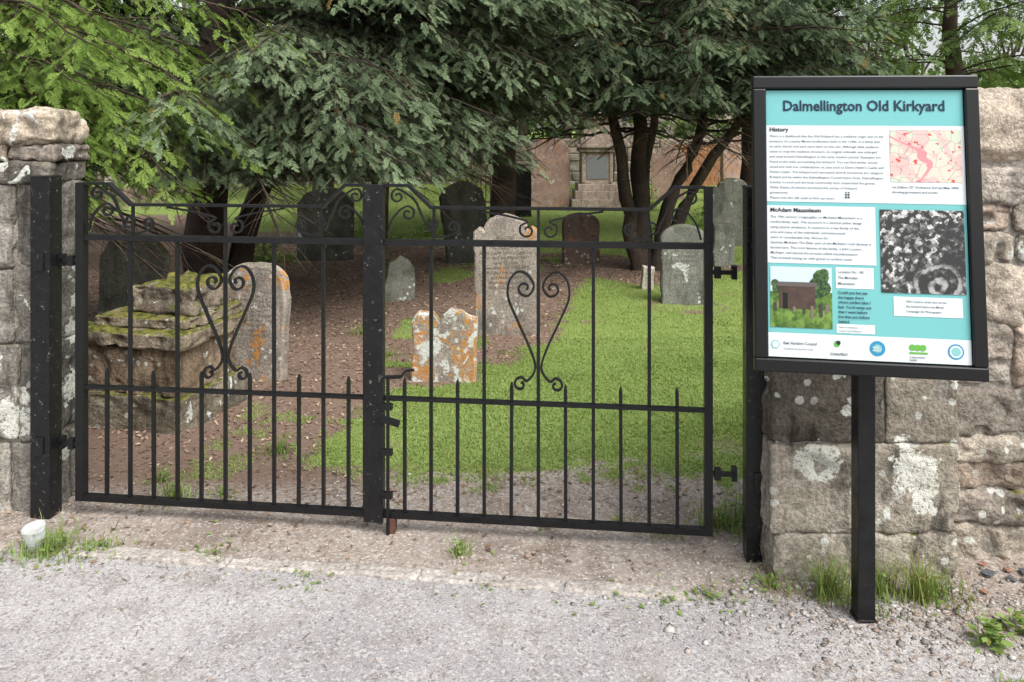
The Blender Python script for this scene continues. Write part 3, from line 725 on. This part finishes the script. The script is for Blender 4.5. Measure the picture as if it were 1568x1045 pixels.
headstone(1.69, 7.85, .44, .79, 'round', 'green', 0, -2, 0, .09, .9, 4, "In\nMEMORY OF\nTHOMAS WALKER\nwho died at\nDalmellington\n12 Sept 1851\naged 64 years\nAlso AGNES\nhis wife\ndied 3 May 1860", .042, INSL)
headstone(3.4, 12.3, .66, 1.06, 'shoulder', 'green', -5, 0, 0, .12, .9, 5)
headstone(2.68, 10.2, .27, .56, 'flat', 'green', 8, 0, 0, .18, 1.1, 6)
headstone(-1.15, 8.0, .34, .46, 'broken', 'dark', 25, -14, 14, .09, 1.2, 7)
headstone(-2.5, 10.7, .74, 1.0, 'gothic', 'dark', 6, 0, 0, .12, .7, 9)
headstone(-.56, 10.6, .60, 1.10, 'gothic', 'dark', 20, -5, -6, .12, .75, 10)
headstone(.10, 17, .62, 1.15, 'shoulder', 'black', 0, 0, 0, .14, 1, 11)
headstone(.94, 19.5, .95, 1.72, 'gothic', 'pink', -8, 0, 0, .2, .95, 12)
headstone(-3.4, 7.15, .64, .76, 'gothic', 'dark', -8, -3, 0, .1, 1.4, 13)
headstone(.92, 10.6, .5, .68, 'round', 'pink', 12, -3, 0, .1, .5, 14)
headstone(5.9, 21, .8, 1.9, 'gothic', 'pink', 10, 0, 0, .2, 1.1, 16)
headstone(4.3, 22, .9, 1.5, 'shoulder', 'pink', -10, 0, 0, .2, .9, 17)
headstone(1.45, 8.6, .12, .26, 'flat', 'tan', 0, 0, 5, .12, 1.5, 18)
tomb = empty('chest_tomb'); acc = Acc()
TM = (-2.07, 4.72); tr = math.radians(-13)
tomb_m = stone_mat('tomb_stone', (.17, .14, .11), (.27, .235, .19), lich=.16, moss=.80, dark=.75, bs=1.0)
def tb(dx, dy, z, hx, hy, hz, k, tint, seed, amp=.01):
    c, s = math.cos(tr), math.sin(tr)
    block(acc, (TM[0] + dx * c - dy * s, TM[1] + dx * s + dy * c, z), (hx, hy, hz), k, amp, tint, seed, 26, tr)
tb(0, 0, .09, .36, .33, .11, 22, (.9, .9, .85), 201, .014)
tb(-.16, -.02, .33, .155, .27, .14, 22, (.85, .72, .62), 202, .014); tb(.155, -.02, .33, .165, .275, .14, 22, (1.05, .92, .78), 203, .014)
tb(0, 0, .50, .365, .33, .045, 18, (1, .95, .85), 204, .018)
tb(.03, .04, .575, .30, .27, .035, 16, (1.05, 1.0, .9), 205, .018)
tb(.09, .08, .69, .215, .22, .085, 14, (1.0, .95, .9), 206, .026)
acc.build('tomb_blocks', tomb_m, tomb, smooth=True)
mon = empty('pedestal_monument', (0, 0, 0)); a = Acc(); mx, my = 2.05, 19.5
for (z0, z1, hw) in ((-.1, .22, .62), (.22, .42, .54), (.42, .58, .47), (.58, 1.35, .37), (1.35, 1.45, .43), (1.45, 1.53, .49), (1.53, 1.70, .40), (1.70, 2.15, .32), (2.15, 2.25, .39)):
    a.box((mx, my, (z0 + z1) / 2), (hw, hw, (z1 - z0) / 2))
for s in (-1, 1): a.box((mx + s * .33, my - .38, .97), (.04, .02, .36))
P = [(0, 2.25), (.16, 2.25), (.12, 2.33), (.26, 2.5), (.28, 2.7), (.18, 2.85), (.22, 2.9), (.05, 3.05)]
tube(a, [(mx, my, z) for _, z in P[1:]], [r for r, _ in P[1:]], 12)
a.build('monument_stone', stone_mat('monument_stone', (.31, .235, .19), (.40, .315, .26), lich=.12, dark=.5), mon, bevel=.012)
a = Acc(); a.box((mx, my - .375, .97), (.25, .008, .27)); a.build('inscription_panel', plain('grey_granite', (.17, .175, .175), .5, .4, .3, 40), mon)

wood = plain('fence_wood', (.26, .12, .055), .85, .2, .4, 9)
a = Acc()
for i in range(60):
    x = 4.9 + i * .125; a.box((x, 24, .88 + random.uniform(-.02, .02)), (.05, .012, .62))
for z in (.5, 1.2): a.box((8.6, 24.03, z), (3.8, .02, .04))
a.build('wooden_fence', wood)
a = Acc()
for i in range(9): x = -1.05 + i * .11; a.box((x, 18.5, .62), (.012, .012, .62))
for z in (.2, 1.1): a.box((-.6, 18.5, z), (.5, .015, .02))
a.build('iron_railing', plain('rail_red_oxide', (.10, .05, .035), .8, .2, .4))
bw = empty('rear_stone_wall')
rubble(bw, -16, 18, 27, 27.5, -.1, 1.7, 71, .3, .5, .6, 1.4, wall_m, tw, 8, .03, .02)
mortar_box(bw, -15.9, 17.9, 27.06, 27.4, -.3, 1.6)

ct = empty('stone_cottage'); a = Acc(); cx, cy = 9.0, 36
a.box((cx, cy, 2.0), (5.5, 3, 2.6)); a.build('walls', stone_mat('harling', (.42, .36, .31), (.48, .42, .37), dark=.2), ct)
a = Acc(); V = [(cx - 5.8, cy - 3.4, 4.5), (cx + 5.8, cy - 3.4, 4.5), (cx + 5.8, cy, 7.2), (cx - 5.8, cy, 7.2), (cx - 5.8, cy + 3.4, 4.5), (cx + 5.8, cy + 3.4, 4.5)]
a.add(V, [(0, 1, 2, 3), (3, 2, 5, 4), (0, 3, 4), (1, 5, 2)]); a.box((cx - 4.5, cy, 7.4), (.4, .35, .8)); a.build('slate_roof', plain('slate', (.09, .09, .10), .7, .3, .3, 6), ct)
a = Acc()
for wx in (-4, -1.6, 1.6, 4): a.box((cx + wx, cy - 3.02, 3.1), (.45, .03, .65))
a.build('windows', plain('window_glass', (.03, .04, .05), .1, .6), ct)

# ------------------------------------------------------------------ trees
def frond_template(pairs, wid, spread=50, ll=.5, irr=0, seed=3):
    r = np.random.default_rng(seed); V = []; F = []; tw = []
    def leafq(b, d, L, w):
        d = np.array(d); p = np.array([-d[1], d[0], 0]); b = np.array(b); i = len(V)
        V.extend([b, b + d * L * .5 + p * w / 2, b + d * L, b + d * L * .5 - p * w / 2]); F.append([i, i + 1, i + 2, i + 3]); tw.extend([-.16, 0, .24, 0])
    for i in range(pairs):
        t = (i + .5) / pairs; L0 = ll * (1 - t) ** .5 * (.55 + .45 * min(1, t * 3))
        for s in (-1, 1):
            L = L0 * (1 + irr * r.normal()); an = math.radians(spread - 12 * t + irr * 30 * r.normal()); leafq((t * .88 + irr * .04 * r.normal(), 0, -.16 * t * t), (math.cos(an), s * math.sin(an), -.12 + irr * .6 * r.normal()), L, wid)
    leafq((.0, 0, 0), (1, 0, -.13), 1.0, wid * .7)
    return np.array(V), np.array(F), np.array(tw)
def foliage(name, P, D, S, C, tmpl, mat, parent, roll=.35):
    P = np.array(P); D = np.array(D); S = np.array(S); C = np.array(C); n = len(P)
    D /= np.linalg.norm(D, axis=1)[:, None]
    U = np.array([0, 0, 1.]) + RNG.normal(0, roll, (n, 3)); Sd = np.cross(U, D); Sd /= np.linalg.norm(Sd, axis=1)[:, None]; U = np.cross(D, Sd)
    VV = []; FF_ = []; CC_ = []; base = 0
    for ti, (V, F, tw) in enumerate(tmpl):
        k = np.arange(n) % len(tmpl) == ti; p, d_, s_, sd, u_, c_ = P[k], D[k], S[k], Sd[k], U[k], C[k]; m = len(p)
        W = p[:, None] + s_[:, None, None] * (V[None, :, 0:1] * d_[:, None] + V[None, :, 1:2] * sd[:, None] + V[None, :, 2:3] * u_[:, None])
        VV.append(W.reshape(-1, 3)); FF_.append((F[None] + (np.arange(m) * len(V))[:, None, None]).reshape(-1, 4) + base); base += m * len(V)
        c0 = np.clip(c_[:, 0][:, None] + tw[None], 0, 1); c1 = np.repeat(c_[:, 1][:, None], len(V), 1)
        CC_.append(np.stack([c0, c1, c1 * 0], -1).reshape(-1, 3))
    return fast_mesh(name, np.concatenate(VV), np.concatenate(FF_), mat, np.concatenate(CC_), parent)
def bough(rng, acc, out, s, az, L, rise, droop, fs, r0, base_c, twigs=22, zmin=None):
    n = 9; t = np.linspace(0, 1, n); azs = az + rng.uniform(-.35, .35) * t
    x = s[0] + np.cumsum(np.concatenate([[0], np.cos(azs[1:]) * L / (n - 1)])); y = s[1] + np.cumsum(np.concatenate([[0], np.sin(azs[1:]) * L / (n - 1)]))
    z = s[2] + L * (rise * t - droop * t * t) + rng.normal(0, .02, n)
    path = np.stack([x, y, z], -1)
    tube(acc, path, r0 * (1 - .85 * t) + .003, 5)
    for k in range(twigs):
        tt = .16 + .84 * (k + rng.random() * .6) / twigs; tt = min(tt, 1)
        f = tt * (n - 1); i = min(int(f), n - 2); p = path[i] + (path[i + 1] - path[i]) * (f - i)
        side = 1 if k % 2 else -1; da = side * rng.uniform(.45, 1.1) * (1 if tt < .95 else .2)
        tl = (L * .30 * (1.05 - tt * .75)) * rng.uniform(.5, 1.25) + .10
        a = azs[i] + da; sl = -.10 - .55 * rng.random() - .25 * tt
        d = np.array([math.cos(a), math.sin(a), sl]); q = p + d * tl
        if tl > .3: tube(acc, [p, p + d * tl * .5 + [0, 0, .02], q], [.005, .0035, .0015], 3)
        nf = max(3, int(tl / (fs * .33)))
        cc = base_c + rng.normal(0, .11)
        for j in range(nf):
            u = (j + .5) / nf; s2 = 1 if j % 2 else -1
            pp = p + d * tl * u + [0, 0, -.06 * u * u] + rng.normal(0, .015, 3); aa = a + (s2 * rng.uniform(.2, 1.0) if j < nf - 1 else 0)
            if zmin is not None and pp[2] < zmin: continue
            out[0].append(pp); out[1].append([math.cos(aa), math.sin(aa), -.15 - .75 * rng.random()])
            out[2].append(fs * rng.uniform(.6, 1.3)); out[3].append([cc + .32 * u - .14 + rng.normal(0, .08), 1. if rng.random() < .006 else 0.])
TN = [frond_template(12, .052, 46, .33, .18, q) for q in (1, 2, 3)]
TM_ = [frond_template(6, .11, 48, .42, .2, q) for q in (4, 5)]; TF = [frond_template(3, .26, 50, .5, .3, q) for q in (6, 7)]
bark = stone_mat('yew_bark', (.045, .032, .025), (.085, .060, .046), dark=.6, moss=.3, bs=1.0)
yewA = leaf_mat('yew_foliage', (.011, .022, .011), (.165, .215, .118), 0)
yewB = leaf_mat('cypress_foliage', (.040, .080, .014), (.26, .36, .09), .3)
yewC = leaf_mat('dark_foliage', (.008, .018, .007), (.095, .140, .055), 0)
farM = leaf_mat('distant_foliage', (.03, .055, .018), (.21, .28, .10), .3)

def tree(name, seed, stems, boughs, fs, tmpl, mat, base_c=.45, zmin=None):
    rng = np.random.default_rng(seed); e = empty(name); acc = Acc(); out = ([], [], [], [])
    for st, rr in stems:
        P = catmull3(st, 5); tt = np.linspace(0, 1, len(P)); P[1:] += rng.normal(0, .012, P[1:].shape)
        tube(acc, P, rr * (1.15 - .75 * tt), 10, wob=.12)
    for b in boughs:
        (si, t0, t1), (a0, a1), (l0, l1), (rs, dr), cnt, tg = b
        st = catmull3(stems[si][0], 5)
        for _ in range(cnt):
            f = rng.uniform(t0, t1) * (len(st) - 1); i = min(int(f), len(st) - 2); s = st[i] + (st[i + 1] - st[i]) * (f - i)
            bough(rng, acc, out, s, math.radians(rng.uniform(a0, a1)), rng.uniform(l0, l1), rs * rng.uniform(.5, 1.4), dr * rng.uniform(.6, 1.3), fs, .018, base_c + rng.normal(0, .12), tg, zmin)
    acc.build('trunk_and_limbs', bark, e, smooth=True)
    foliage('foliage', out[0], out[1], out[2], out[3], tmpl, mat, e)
    return e

tree('cypress_tree', 1, [([(-4.7, 6.3, 0), (-4.65, 6.3, 2), (-4.6, 6.4, 5.0)], .17)],
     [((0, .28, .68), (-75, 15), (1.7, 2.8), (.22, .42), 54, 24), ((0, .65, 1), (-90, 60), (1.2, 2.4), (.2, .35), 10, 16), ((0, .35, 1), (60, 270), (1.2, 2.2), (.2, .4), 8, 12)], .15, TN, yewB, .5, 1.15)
tree('yew_tree', 2, [([(-3.35, 8.7, -.1), (-3.3, 8.7, 1.2), (-3.2, 8.6, 2.6), (-3.1, 8.6, 5.2)], .21), ([(-3.1, 8.8, -.1), (-2.7, 8.9, 1.4), (-2.2, 8.8, 2.8), (-1.6, 8.7, 4.4)], .12)],
     [((0, .42, .66), (-75, 10), (2.2, 3.5), (.14, .30), 42, 30), ((1, .5, .82), (-80, 25), (1.6, 2.8), (.10, .30), 54, 28), ((1, .62, .85), (-35, 15), (2.2, 3.3), (.06, .24), 14, 28),
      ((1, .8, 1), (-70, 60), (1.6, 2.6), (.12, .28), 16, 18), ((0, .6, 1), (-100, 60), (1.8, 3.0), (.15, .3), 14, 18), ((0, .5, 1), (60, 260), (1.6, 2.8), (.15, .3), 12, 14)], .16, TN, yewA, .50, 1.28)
st2 = [([(1.58, 10, -.1), (1.42, 9.9, .9), (1.22, 9.8, 2.0), (.8, 9.6, 3.8)], .09), ([(1.65, 10, -.1), (1.62, 10, 1.2), (1.55, 9.9, 2.6), (1.5, 9.8, 4.8)], .11),
       ([(1.78, 9.95, -.1), (1.95, 9.9, .8), (2.3, 9.8, 1.7), (2.7, 9.7, 3.4)], .09), ([(1.85, 10.05, -.1), (2.3, 10.1, 1.0), (2.95, 10, 2.0), (3.6, 9.9, 3.2)], .08), ([(1.7, 10.1, -.1), (1.72, 10.3, 1.1), (1.95, 10.5, 2.4), (2.1, 10.6, 4.4)], .07)]
tree('yew_tree', 3, st2, [((0, .55, 1), (-170, 10), (1.0, 2.0), (.2, .32), 34, 22), ((1, .5, 1), (-170, -10), (1.1, 2.0), (.2, .32), 32, 22), ((2, .6, 1), (-130, 20), (1.0, 1.9), (.2, .32), 32, 22),
      ((3, .55, 1), (-150, 30), (.7, 1.4), (.2, .30), 32, 20), ((4, .5, 1), (0, 360), (1.0, 2.0), (.2, .3), 14, 16)], .16, TN, yewA, .32, 1.98)
def simple_tree(name, seed, x, y, h, r, mat, c, z0=.4, cnt=60, fs=.34, Lr=(2, 3.6), zmin=1.6):
    tree(name, seed, [([(x, y, -.1), (x + .1, y, h * .35), (x - .1, y + .1, h * .7), (x, y, h)], r)], [((0, z0, 1), (0, 360), Lr, (.25, .3), cnt, 18)], fs, TM_, mat, c, zmin)
simple_tree('yew_tree', 11, -2.1, 12.2, 5.5, .16, yewC, .30, .36, 56, .28, zmin=1.5)
simple_tree('yew_tree', 12, -.2, 14.0, 6.5, .2, yewC, .34, .36, 66, .30, zmin=2.25)
simple_tree('yew_tree', 13, -6.3, 11, 6, .2, yewC, .36, .25, 44, zmin=1.3)
simple_tree('yew_tree', 14, 4.0, 13.5, 6, .18, yewC, .42, .42, 46, .30, zmin=2.35)
simple_tree('beech_tree', 15, 8.4, 15, 5.2, .2, farM, .55, .38, 26, .30, zmin=2.0)
simple_tree('beech_tree', 16, 2.5, 22, 9, .25, farM, .35, .30, 50, .42, (2.5, 4.2), 2.9)
simple_tree('beech_tree', 17, -5, 21, 9, .25, farM, .35, .22, 50, .42, (2.5, 4.2), 1.8)
rng = np.random.default_rng(99); out = ([], [], [], []); acc = Acc()
for q in range(520):
    y = rng.uniform(30, 46); x = rng.uniform(-.75, .75) * y; top = 11 if x / y < .40 else (5.2 if x / y < .54 else 4.2); top *= rng.uniform(.7, 1.1)
    z = rng.uniform(1, top); r = rng.uniform(.8, 1.9); c0 = rng.uniform(.0, .85)
    for k in range(50):
        d = rng.normal(0, 1, 3); d /= np.linalg.norm(d); rr = r * rng.uniform(.5, 1) ** .5
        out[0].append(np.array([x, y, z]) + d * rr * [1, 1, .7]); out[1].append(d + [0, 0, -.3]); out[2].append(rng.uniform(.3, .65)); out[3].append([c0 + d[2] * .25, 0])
te = empty('distant_trees')
for q in range(40):
    y = rng.uniform(29, 45); x = rng.uniform(-.8, .8) * y; h = 9 if x / y < .4 else 5.5; tube(acc, [(x, y, -.2), (x + .2, y, h * .5), (x + rng.normal(0, .5), y, h)], [.22, .15, .04], 7)
for q in range(44):
    y = 30; x = rng.uniform(.42, .66) * y; z = rng.uniform(2.5, 5.0); a = rng.uniform(.7, 2.4); l = rng.uniform(1.5, 3); tube(acc, [(x, y, z), (x + math.cos(a) * l * .5, y, z + math.sin(a) * l * .55), (x + math.cos(a) * l, y, z + math.sin(a) * l)], [.06, .035, .012], 4)
    for k in range(22):
        u = rng.uniform(.3, 1); out[0].append(np.array([x + math.cos(a) * l * u, y, z + math.sin(a) * l * u]) + rng.normal(0, .25, 3)); out[1].append(rng.normal(0, 1, 3)); out[2].append(rng.uniform(.15, .32)); out[3].append([.5, 0])
acc.build('trunks', bark, te, smooth=True)
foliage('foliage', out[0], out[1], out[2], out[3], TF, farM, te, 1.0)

# ------------------------------------------------------------------ weeds
weed_m = leaf_mat('weed_leaf', (.09, .145, .035), (.26, .35, .11), .3)
def weed(x, y, r, n, h, yellow=.1, broad=.5, name='weed_clump', ls=1.):
    e = empty(name, (0, 0, 0)); nb = int(n * (1 - broad))
    def pol(m):
        a = RNG.uniform(0, 6.28, m); rr = r * np.abs(RNG.normal(0, .5, m)); return x + rr * np.cos(a) * 1.3, y + rr * np.sin(a)
    if nb > 0:
        X, Y = pol(nb)
        blades('grass_blades', X, Y, RNG.uniform(.3, 1, nb) * h, 1.1, .0020, weed_m, yellow, e)
    m = int(n * broad)
    if m > 0:
        X, Y = pol(m); Z = gz(X, Y) + RNG.uniform(.004, h * .7, m) * np.clip(1.2 - np.hypot(X - x, Y - y) / r, .1, 1)
        L = RNG.uniform(.008, .028, m) * ls; b = RNG.uniform(0, 6.28, m); d = np.stack([np.cos(b), np.sin(b), RNG.uniform(-.4, .6, m)], -1) * L[:, None]; s = np.stack([-np.sin(b), np.cos(b), RNG.uniform(-.3, .3, m)], -1) * (L * .3)[:, None]
        c = np.stack([X, Y, Z], -1); V = np.stack([c, c + d * .5 + s, c + d, c + d * .5 - s], 1).reshape(-1, 3)
        br = RNG.uniform(.1, .9, m); C = np.repeat(np.stack([br, (RNG.random(m) < yellow) * .6, br * 0], -1), 4, 0)
        fast_mesh('leaves', V, np.arange(4 * m).reshape(m, 4), weed_m, C, e)
for w in [(-1.80, 3.10, .17, 460, .09), (-1.62, 3.12, .10, 200, .05), (-2.02, 3.04, .12, 200, .04), (-1.50, 3.55, .10, 220, .13), (-1.3, 3.6, .07, 80, .06), (-.2, 3.07, .05, 70, .09), (-1.15, 3.10, .20, 90, .02),
          (.93, 2.86, .12, 180, .05, .3, .3), (.70, 2.80, .14, 90, .03), (1.12, 2.80, .09, 260, .15, .35, .2), (1.22, 2.74, .10, 160, .07, .3, .4), (1.30, 2.82, .08, 140, .13, .45, .2), (1.42, 2.78, .07, 180, .17, .5, .15), (1.50, 2.80, .10, 160, .10, .3, .3),
          (1.52, 2.52, .05, 70, .13, .05, .9, 'weed_clump', 1.8), (1.66, 2.60, .08, 80, .07, .1, .8, 'weed_clump', 1.8), (1.75, 2.42, .09, 140, .06), (1.45, 2.3, .08, 120, .05, .4, .2), (1.36, 2.15, .06, 60, .04, .1, .5), (.55, 2.78, .10, 50, .03),
          (-.06, 2.1, .03, 40, .03), (1.0, 3.35, .15, 420, .18, .1, .6), (.86, 3.3, .10, 260, .12, .3), (-1.25, 6.6, .14, 160, .10), (-.9, 5.9, .12, 120, .07), (-1.2, 4.1, .16, 240, .07), (-1.65, 3.75, .08, 80, .08), (-2.9, 5.2, .2, 400, .2), (-.75, 2.93, .22, 60, .02), (-.1, 2.86, .3, 70, .02), (.35, 2.80, .2, 40, .02), (.15, 3.3, .05, 40, .04), (.62, 3.25, .10, 130, .05, .4, .2), (.45, 3.35, .10, 90, .03, .4, .2)]:
    weed(*w)
for w in [(-3.3, 10.6, .5, 500, .45, .05, .7, 'fern_clump', 4), (-2.4, 13.2, .6, 500, .7, .05, .8, 'fern_clump', 4), (-1.4, 13.5, .5, 400, .5, .05, .8, 'fern_clump', 4), (.9, 21.5, .5, 400, 1.8, .05, .8, 'shrub', 5), (3.2, 18.5, .5, 350, .9, .0, .8, 'shrub', 5), (3.6, 15, .4, 300, .6, .05, .8, 'fern_clump', 4), (-1.3, 21, 1.2, 700, 1.5, .0, .9, 'shrub', 6)]:
    weed(*w)

a = Acc(); prof = [(.030, 0), (.0325, .012), (.036, .05), (.040, .085), (.0415, .09), (.039, .088), (.034, .05), (.028, .004)]
V = []; seg = 24
for i, (r, z) in enumerate(prof):
    for k in range(seg):
        an = 6.2832 * k / seg; rr = r * (1 + .06 * math.sin(3 * an + i)); V.append((rr * math.cos(an), rr * math.sin(an), z))
F = [(i * seg + k, i * seg + (k + 1) % seg, (i + 1) * seg + (k + 1) % seg, (i + 1) * seg + k) for i in range(len(prof) - 1) for k in range(seg)] + [tuple(range(7 * seg, 8 * seg))]
a.add(V, F); tcup = NT('clear_plastic'); tcup.b.inputs['Transmission Weight'].default_value = .6; tcup.b.inputs['IOR'].default_value = 1.2
cup = a.build('plastic_cup', tcup.fin((.85, .87, .88), .2, .5), smooth=True); cup.matrix_world = Matrix.Translation((-1.86, 3.12, .012)) @ Matrix.Rotation(.25, 4, 'X')

# ------------------------------------------------------------------ light, world, camera
w = bpy.data.worlds.new('World'); scene.world = w; w.use_nodes = True; nt = w.node_tree
sk = nt.nodes.new('ShaderNodeTexSky'); sk.sky_type = 'NISHITA'; sk.sun_disc = False; sk.sun_elevation = math.radians(52); sk.sun_rotation = math.radians(140); sk.dust_density = 4; sk.air_density = 1.3
hs = nt.nodes.new('ShaderNodeHueSaturation'); hs.inputs['Saturation'].default_value = .34; hs.inputs['Value'].default_value = 1.7
nt.links.new(sk.outputs[0], hs.inputs['Color']); nt.links.new(hs.outputs[0], nt.nodes['Background'].inputs[0]); nt.nodes['Background'].inputs[1].default_value = .15
sd = Vector((math.sin(math.radians(140)) * math.cos(math.radians(52)), math.cos(math.radians(140)) * math.cos(math.radians(52)), math.sin(math.radians(52))))
sl = bpy.data.lights.new('sun', 'SUN'); sl.energy = 3.5; sl.angle = math.radians(34); sl.color = (1, .99, .975)
so = link(bpy.data.objects.new('sun', sl)); so.rotation_euler = sd.to_track_quat('Z', 'Y').to_euler(); so.location = sd * 20
cam = bpy.data.cameras.new('camera'); cam.sensor_width = 36; cam.lens = 28; cam.shift_y = -.1948; cam.clip_end = 2000; cam.clip_start = .05
co = link(bpy.data.objects.new('camera', cam)); co.location = (0, 0, 1.6); co.rotation_euler = (math.pi / 2, 0, 0); scene.camera = co
scene.view_settings.view_transform = 'Standard'; scene.view_settings.look = 'None'; scene.view_settings.exposure = 0
